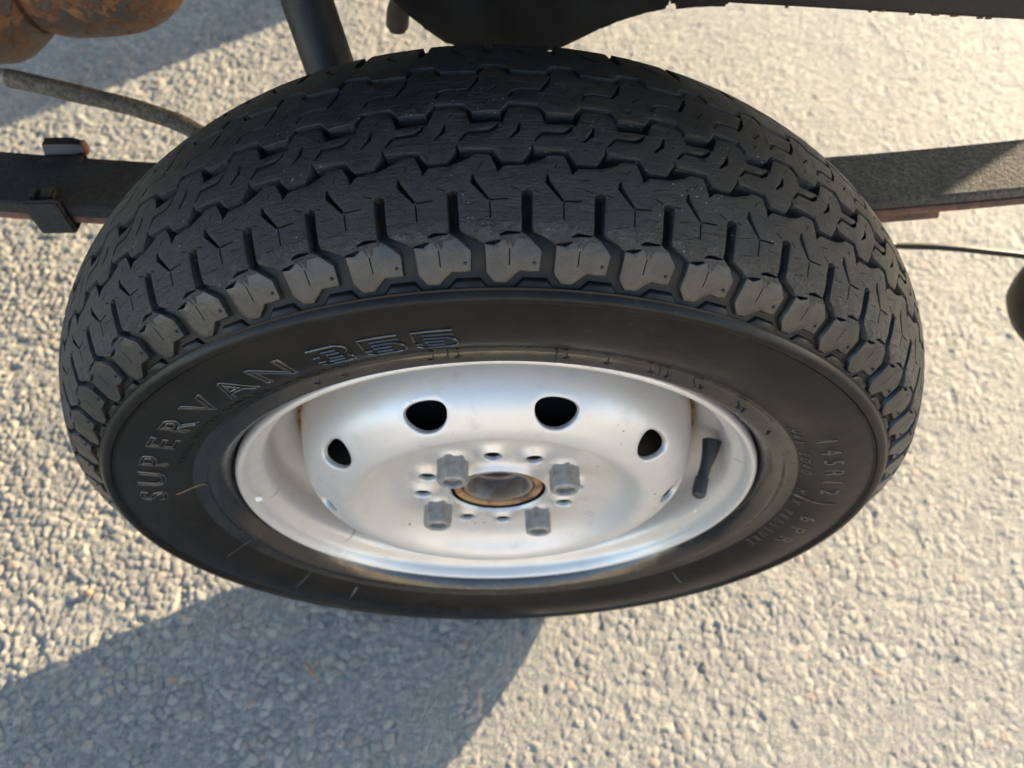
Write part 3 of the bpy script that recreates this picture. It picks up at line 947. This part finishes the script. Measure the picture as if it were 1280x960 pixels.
# balance-weight remains: a white crust spot on the flange
def blob(c, rx, ry, rz, seed=0, sub=2):
    bm = bmesh.new(); bmesh.ops.create_icosphere(bm, subdivisions=sub, radius=1)
    for v in bm.verts:
        k = 1 + 0.22 * noise.noise(v.co * 1.7 + Vector((seed, 0, 0)))
        v.co = Vector((v.co.x * rx * k + c[0], v.co.y * ry * k + c[1], v.co.z * rz * k + c[2]))
    return bm_mesh(bm, "blob", True, 60)
a = rad(180.5)
link_obj("white_spot", blob((0.1590 * math.cos(a), 0.0050, 0.1590 * math.sin(a)), 0.0040, 0.0020, 0.0032, 2), M["white"], rim)
a = rad(-21)
link_obj("white_spot", blob((0.1525 * math.cos(a), 0.0118, 0.1525 * math.sin(a)), 0.0016, 0.0010, 0.0013, 3), M["white"], rim)

# hub in the centre bore
hub = link_obj("hub", lathe([(0.0300, 0.030), (0.0300, 0.0095), (0.0290, 0.0080), (0.0262, 0.0076), (0.0248, 0.0088), (0.0240, 0.0120), (0.0240, 0.0122)], 96, 35), M["hubrust"], wheel, axis)
link_obj("hub_sleeve", lathe([(0.0240, 0.0105), (0.0228, 0.0092), (0.0206, 0.0094), (0.0196, 0.0125), (0.0192, 0.0230), (0.0165, 0.0240), (0.0160, 0.0420)], 96, 35), M["hubinner"], hub)
link_obj("axle_end", lathe([(0.0163, 0.0360), (0.0080, 0.0340), (0.0060, 0.0300), (0.0001, 0.0300)], 48, 35), M["hubrust"], hub)
link_obj("brake_drum", lathe([(0.030, 0.0150), (0.060, 0.0150), (0.092, 0.0180), (0.1120, 0.0300), (0.1210, 0.0400), (0.1225, 0.0480), (0.1225, 0.0860), (0.03, 0.088)], 96, 35), M["blackshiny"], hub)

# lug nuts
def nut_mesh():
    bm = bmesh.new()
    prof = [(0.0076, 0.0), (0.0088, 0.0012), (0.0092, 0.0036), (0.0100, 0.0046), (0.0102, 0.0100), (0.0102, 0.0160), (0.0090, 0.0186), (0.0078, 0.0194), (0.0062, 0.0194), (0.0058, 0.0186), (0.0056, 0.0110), (0.0001, 0.0105)]
    n = 48
    rings = []
    for (r, h) in prof:
        ring = []
        for i in range(n):
            a = 2 * math.pi * i / n
            rr_ = r
            if r > 0.0075 and 0.0040 < h < 0.0190:
                am = (a + math.pi / 6) % (math.pi / 3) - math.pi / 6
                hexr = 0.0085 / math.cos(am)
                rr_ = min(r, hexr) if h < 0.0165 else min(r, hexr)
            ring.append(bm.verts.new((rr_ * math.cos(a), -h, rr_ * math.sin(a))))
        rings.append(ring)
    for A_, B_ in zip(rings, rings[1:]):
        for i in range(n): bm.faces.new((A_[i], A_[(i + 1) % n], B_[(i + 1) % n], B_[i]))
    return bm_mesh(bm, "lug_nut", True, 24)
nm = nut_mesh()
stm = lathe([(0.0055, -0.008), (0.0055, -0.0150), (0.0046, -0.0160), (0.0001, -0.0160)], 24, 35)
for i, na in enumerate(NUT_A):
    o = link_obj("lug_nut", nm, M["nut"], wheel, axis + Vector((PCD * math.cos(rad(na)), 0.0122, PCD * math.sin(rad(na)))))
    o.rotation_euler = (0, rad((12, 40, 25, 51)[i]), 0)
    link_obj("stud", stm, M["stud"], o)

# valve stem
vs = spline([(0.1412, 0.0300, 0.0190), (0.1390, 0.0225, 0.0175), (0.1362, 0.0155, 0.0155), (0.1330, 0.0075, 0.0135)], 16)
vst = link_obj("valve_stem", tube(vs, lambda t: 0.0064 - 0.0028 * min(1, t / .75), 20), M["rubber"], wheel, axis)
vc = spline([(0.1331, 0.0080, 0.0136), (0.1320, 0.0050, 0.0128), (0.1300, -0.0010, 0.0114), (0.1282, -0.0065, 0.0102)], 16)
link_obj("valve_cap", tube(vc, lambda t: 0.0034 if t < .15 else (0.0045 if t < .8 else 0.0045 * math.sqrt(max(0.05, 1 - ((t - .8) / .2) ** 2 * .85))), 18), M["rubber"], vst)

# ------------------------------------------------------------------ running gear behind the wheel
def pix(px, py, y):
    """point on the plane y seen at photo pixel (px, py)"""
    d = fwd + rgt * ((px - 640) / 960) - upv * ((py - 480) / 960)
    return CAM + d * ((y - CAM.y) / d.y)
def strip(path, w, h, bev=0.0015):
    """flat bar: path of top-centre points in XZ at constant y0..y0+w"""
    bm = bmesh.new()
    rings = []
    for i, p in enumerate(path):
        t = (path[min(i + 1, len(path) - 1)] - path[max(i - 1, 0)]).normalized()
        n = Vector((-t.z, 0, t.x))
        sec = []
        for (a, b) in ((bev, 0), (w - bev, 0), (w, -bev), (w, -h + bev), (w - bev, -h), (bev, -h), (0, -h + bev), (0, -bev)):
            sec.append(bm.verts.new(p + Vector((0, a, 0)) + n * b))
        rings.append(sec)
    for A_, B_ in zip(rings, rings[1:]):
        for i in range(8): bm.faces.new((A_[i], A_[(i + 1) % 8], B_[(i + 1) % 8], B_[i]))
    bm.faces.new(rings[0]); bm.faces.new(rings[-1][::-1])
    return bm_mesh(bm, "strip", True, 30)
LY = 0.150
def leaf_z(x): return ZA + 0.1035 + 0.18 * x * x - 0.02 * x if x < 0 else ZA + 0.1035 + 0.32 * x * x * 0.55
spring = thing("leaf_spring", "black leaf spring passing behind the tyre, gritty on its sunlit end", "leaf spring", (0, LY, ZA + 0.1))
off = -Vector((0, LY, ZA + 0.1))
def leaf_part(name, x0, x1, dz, th, mat, w=0.0445, y0=LY, n=24):
    pth = [Vector((x0 + (x1 - x0) * i / (n - 1), y0, leaf_z(x0 + (x1 - x0) * i / (n - 1)) + dz)) for i in range(n)]
    return link_obj(name, strip(pth, w, th), mat, spring, off)
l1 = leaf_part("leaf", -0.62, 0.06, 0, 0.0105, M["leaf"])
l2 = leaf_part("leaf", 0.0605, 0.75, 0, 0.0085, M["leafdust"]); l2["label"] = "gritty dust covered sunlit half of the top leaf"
l3 = leaf_part("leaf", -0.50, 0.48, -0.0112, 0.0055, M["redleaf"], 0.0435, LY + 0.0005); l3["label"] = "thin rusty brown lower leaf"
l4 = leaf_part("leaf", -0.12, 0.292, -0.0172, 0.0060, M["redleaf"], 0.0425, LY + 0.001); l4["label"] = "short rusty lower leaf ending beside the tyre"
for xs in (-0.605, 0.73):
    link_obj("shackle", box_mesh((xs - 0.014, LY + 0.046, leaf_z(xs) - 0.018), (xs + 0.014, LY + 0.054, ZA + 0.30), 0.002), M["black"], spring, off)
# spring clip with bolt on the left half
cx0 = -0.2775; zc = leaf_z(cx0)
clip = link_obj("spring_clip", None, None, spring)
clip.location = off
bpy.data.objects.remove(clip)
bm = bmesh.new()
def add_box(bm, lo, hi, bev=0.0008, rot=None, piv=None):
    r = bmesh.ops.create_cube(bm, size=1)
    for v in r["verts"]:
        v.co = Vector(((lo[i] + hi[i]) / 2 + v.co[i] * (hi[i] - lo[i]) for i in range(3)))
        if rot: v.co = rot @ (v.co - Vector(piv)) + Vector(piv)
    es = list({e for v in r["verts"] for e in v.link_edges})
    bmesh.ops.bevel(bm, geom=es, offset=bev, segments=2, affect='EDGES')
add_box(bm, (cx0 - 0.0115, LY - 0.0045, zc - 0.022), (cx0 + 0.0115, LY - 0.0008, zc + 0.006), 0.0013)
add_box(bm, (cx0 - 0.0113, LY - 0.002, zc - 0.0225), (cx0 + 0.0113, LY + 0.050, zc - 0.0190), 0.0012)
add_box(bm, (cx0 - 0.0114, LY + 0.0458, zc - 0.021), (cx0 + 0.0114, LY + 0.0490, zc + 0.004), 0.0012)
clip = link_obj("spring_clip", bm_mesh(bm), M["leaf"], spring, off)
bm = bmesh.new()
add_box(bm, (cx0 - 0.0085, LY + 0.0005, zc + 0.0006), (cx0 - 0.0025, LY + 0.0095, zc + 0.0068), 0.0015)
link_obj("rubber_pad", bm_mesh(bm), M["rubber"], spring, off); bm = bmesh.new()
add_box(bm, (cx0 - 0.002, LY + 0.0005, zc + 0.0006), (cx0 + 0.0065, LY + 0.0100, zc + 0.0062), 0.0015)
link_obj("rubber_pad", bm_mesh(bm), M["rubber"], spring, off); bm = bmesh.new()
add_box(bm, (cx0 - 0.012, LY + 0.034, zc + 0.0006), (cx0 + 0.014, LY + 0.041, zc + 0.0030), 0.0008)
link_obj("clip_tab", bm_mesh(bm), M["rubber"], spring, off)
cb = [Vector((cx0 - 0.012, LY + 0.0495, zc + 0.0015)), Vector((cx0 + 0.0045, LY + 0.0495, zc + 0.0015)), Vector((cx0 + 0.006, LY + 0.0495, zc + 0.0015)), Vector((cx0 + 0.012, LY + 0.0495, zc + 0.0015))]
link_obj("clip_bolt", tube(cb, lambda t: 0.0066 if t < .7 else 0.0046, 6), M["rubber"], spring, off)
link_obj("bolt_tip", blob(tuple(cb[-1]), 0.0022, 0.0048, 0.0048, 4), M["redleaf"], spring, off)

# axle housing: tube flaring to the banjo
AX = 0.62
axle = thing("axle_housing", "black rear axle housing running away behind the tyre", "axle", (0, AX, ZA))
aoff = -Vector((0, AX, ZA))
hp = [(0.030, 0.13), (0.030, 0.24), (0.030, 0.50), (0.036, 0.58), (0.038, 0.62), (0.036, 0.66), (0.030, 0.74), (0.030, 1.04)]
hme = lathe(smooth_prof(hp, 3), 64, 60)
hme.transform(Matrix.Translation((0, 0, ZA)))
link_obj("housing", hme, M["blackshiny"], axle, aoff)

# chassis rail with a deep rounded bracket over the axle
rail = thing("chassis_rail", "black chassis rail with a deep rounded bracket above the tyre", "chassis rail", (0, 0.27, ZA + 0.2))
roff = -Vector((0, 0.27, ZA + 0.2))
def plate(pts_px, y0, y1, top, bev):
    """rounded solid whose lower outline is seen at the given photo pixels on the plane y0"""
    P = [pix(px, py, y0) for px, py in pts_px]
    L = [(p.x, p.z) for p in P]
    L = [(L[0][0], ZA + top)] + L + [(L[-1][0], ZA + top)]
    bm = bmesh.new()
    f = bm.faces.new([bm.verts.new((x, y0, z)) for x, z in L])
    r = bmesh.ops.extrude_face_region(bm, geom=[f])
    for v in r["geom"]:
        if isinstance(v, bmesh.types.BMVert): v.co.y = y1
    bmesh.ops.recalc_face_normals(bm, faces=bm.faces)
    bmesh.ops.bevel(bm, geom=bm.edges[:], offset=bev, segments=3, affect='EDGES', clamp_overlap=True)
    return bm_mesh(bm, "plate", True, 40)
link_obj("rail", plate([(838, 17), (880, 13), (916, 13)], 0.245, 0.275, 0.34, 0.004), M["blackshiny"], rail, roff)
link_obj("axle_bracket", plate([(478, -4), (498, 14), (522, 37), (546, 53), (565, 66), (600, 74), (685, 74), (726, 55), (760, 38), (800, 25), (822, 19), (845, 16)], 0.240, 0.305, 0.34, 0.006), M["blackshiny"], rail, roff)
link_obj("side_rail", plate([(870, 5), (1000, 12), (1100, 18), (1280, 28), (1420, 35), (2200, 67)], 0.206, 0.224, 0.34, 0.003), M["blackshiny"], rail, roff)
link_obj("rubber_stop", tube(spline([pix(520, -20, 0.26), pix(500, 8, 0.265), pix(497, 28, 0.27), pix(497, 38, 0.27)], 10), lambda t: 0.0075 * (1 if t < .8 else .75), 14), M["black"], rail, roff)
link_obj("side_rail", box_mesh((-1.1, 0.246, ZA + 0.235), (-0.06, 0.272, ZA + 0.338), 0.003), M["black"], rail, roff)
bm = bmesh.new(); rr = random.Random(9)
for i in range(8):
    px = rr.uniform(930, 1270); p = pix(px, 8 + (px - 916) * 0.055 - rr.uniform(2.5, 5), 0.2055)
    bmesh.ops.create_icosphere(bm, subdivisions=1, radius=1, matrix=Matrix.Translation(p) @ Matrix.Diagonal((rr.uniform(.001, .004), .0008, .0008, 1)))
ro = link_obj("rust_flakes", bm_mesh(bm), M["redleaf"], rail, roff); ro["kind"] = "stuff"

# shock absorber
sh = thing("shock_absorber", "black tubular shock absorber rising from behind the tyre", "shock absorber", tuple(pix(425, 110, 0.185)))
p0, p1 = pix(428, 130, 0.180), pix(334, -145, 0.250)
link_obj("tube", tube([p0.lerp(p1, i / 9) for i in range(10)], 0.0145, 32), M["blackshiny"], sh, -sh.location)

# dusty brake cable
pc = [pix(-40, 88, 0.235), pix(10, 97, 0.232), pix(80, 113, 0.228), pix(150, 130, 0.224), pix(210, 148, 0.220), pix(252, 168, 0.216), pix(290, 195, 0.21)]
cab = thing("brake_cable", "dusty tan brake cable sloping down behind the tyre", "cable", tuple(pc[3]))
link_obj("sheath", tube(spline(pc[1:], 40), 0.0057, 16, True, 0.0006), M["cable"], cab, -cab.location)
link_obj("end_fitting", tube([pc[0], pc[0].lerp(pc[1], .55), pc[0].lerp(pc[1], .6), pc[1].lerp(pc[2], .02)], lambda t: 0.0042 if t < .5 else 0.0052, 16), M["nut"], cab, -cab.location)

# rusty muffler
mu = thing("exhaust_muffler", "rusty brown exhaust muffler in the top left corner", "muffler", tuple(pix(80, -10, 0.33)))
def turned(path, rads, seg=40):
    n = len(path)
    return tube(path, lambda t: rads[min(int(round(t * (n - 1))), n - 1)], seg)
mp = [pix(42 + i * 9.6, -41 - i * 0.3, 0.33) for i in range(22)]
mr = [0.030 + 0.0 * i for i in range(22)]
prof_m = [0.040, 0.0425, 0.0440, 0.0450, 0.0455, 0.0455, 0.0455, 0.0455, 0.0452, 0.0450, 0.0445, 0.0438, 0.0428, 0.0414, 0.0396, 0.0372, 0.0340, 0.0300, 0.0250, 0.0190, 0.0120, 0.0040]
link_obj("muffler_body", turned(mp, prof_m), M["muffler"], mu, -mu.location)
np_ = [pix(-70 + i * 14, -36 - i * 0.4, 0.325) for i in range(9)]
link_obj("pipe_neck", turned(np_, [0.056, 0.058, 0.0595, 0.060, 0.0595, 0.057, 0.052, 0.046, 0.041]), M["muffler"], mu, -mu.location)

hg = pix(90, -45, 0.335)
link_obj("hanger", tube([hg, Vector((hg.x, hg.y, 0.668))], 0.006, 10), M["black"], mu, -mu.location)

# thin hose and the black rubber object at the right edge
hs = spline([Vector((0.028, 0.33, ZA + 0.015)), Vector((0.10, 0.27, ZA + 0.045)), pix(1085, 296, 0.20), pix(1115, 306, 0.20), pix(1180, 309, 0.20), pix(1240, 315, 0.20), pix(1290, 322, 0.20), pix(1320, 340, 0.195)], 40)
ho = thing("brake_hose", "thin black hose running right from behind the tyre", "hose", tuple(hs[24]))
link_obj("hose", tube(hs, 0.0027, 10), M["side"], ho, -ho.location)
bc = pix(1345, 372, 0.19)
bs = thing("bump_stop", "rounded black rubber block hanging at the far right beside the tyre", "rubber block", tuple(bc))
bm = bmesh.new(); bmesh.ops.create_cube(bm, size=1)
bmesh.ops.subdivide_edges(bm, edges=bm.edges[:], cuts=5, use_grid_fill=True)
for v in bm.verts:
    s_ = v.co.normalized() * 0.5
    v.co = v.co.lerp(s_, 0.62)
    v.co = Vector((v.co.x * 0.088, v.co.y * 0.075, v.co.z * 0.085))
link_obj("rubber_body", bm_mesh(bm, "rb", True, 80), M["side"], bs)
link_obj("mount", box_mesh((-0.006, -0.018, 0.02), (0.020, 0.022, 0.62 - bc.z), 0.003), M["black"], bs)

# the truck's load bed above and its far rear wheel, both out of frame: they shade the tyre
bed = thing("truck_bed", "flat truck load bed spanning above the wheel and axle", "truck bed", (0, 0.6, 0.70))
boff = -Vector((0, 0.6, 0.70))
link_obj("bed_floor", box_mesh((-1.3, -0.03, 0.665), (0.86, 1.12, 0.70), 0.003), M["bed"], bed, boff)
a_, b_ = Vector((0.957, 0.580, 0)), Vector((0.50, 1.125, 0))
d_ = (b_ - a_).normalized(); n_ = Vector((-d_.y, d_.x, 0)) * 0.012
bm = bmesh.new()
vv = [bm.verts.new(p + Vector((0, 0, z))) for z in (0.53, 1.08) for p in (a_, b_, b_ + n_, a_ + n_)]
for f in ((0, 1, 2, 3), (7, 6, 5, 4), (0, 4, 5, 1), (1, 5, 6, 2), (2, 6, 7, 3), (3, 7, 4, 0)): bm.faces.new([vv[i] for i in f])
link_obj("shade_panel", bm_mesh(bm), M["bed"], bed, boff)  # added unseen panel, placed to keep the sun off tyre and spring

fw = thing("wheel", "far rear wheel on the other side of the axle", "wheel", (0, 1.34, 0))
foff = Vector((0, 0.02, ZA))
fy = lambda P: [(r, -y) for r, y in P]
link_obj("tyre", lathe([(r, y - 0.05) for r, y in back + [(R_out(y), y) for y in np.linspace(0.125, -0.013, 30)] + SIDE + BEAD], 96, 60), M["side"], fw, foff)
link_obj("rim", lathe([(r, -(y - 0.05)) for r, y in rim_prof], 96, 50), M["silver"], fw, foff)
link_obj("wheel_disc", lathe([(r, -(y - 0.05)) for r, y in [(0.0001, 0.012)] + DP] , 96, 50), M["silver"], fw, foff)

wl = thing("building_wall", "cream rendered wall behind the photographer, facing the sun", "wall", (1.0, -6.5, 0))
link_obj("wall_panel", box_mesh((-11, -6.8, 0), (13, -6.5, 2.1), 0.01), M["wall"], wl, -Vector((1.0, -6.5, 0)))

# ------------------------------------------------------------------ small things on the ground
def gp(px, py):
    d = fwd + rgt * ((px - 640) / 960) - upv * ((py - 480) / 960)
    return CAM + d * (-CAM.z / d.z)
tw = spline([gp(383, 832) + Vector((0, 0, .004)), gp(391, 841) + Vector((0, 0, .006)), gp(399, 851) + Vector((0, 0, .004))], 8)
o = link_obj("twig", tube(tw, lambda t: 0.0022 * (1.1 - .8 * t), 8), M["twig"]); o["label"] = "tiny dry brown twig lying in the wheel's shadow"; o["category"] = "twig"
c = gp(112, 742)
o = link_obj("pebble", blob((c.x, c.y, 0.003), 0.0045, 0.0038, 0.0034, 6), M["twig"]); o["label"] = "small orange brown stone chip on the sunlit asphalt"; o["category"] = "stone"
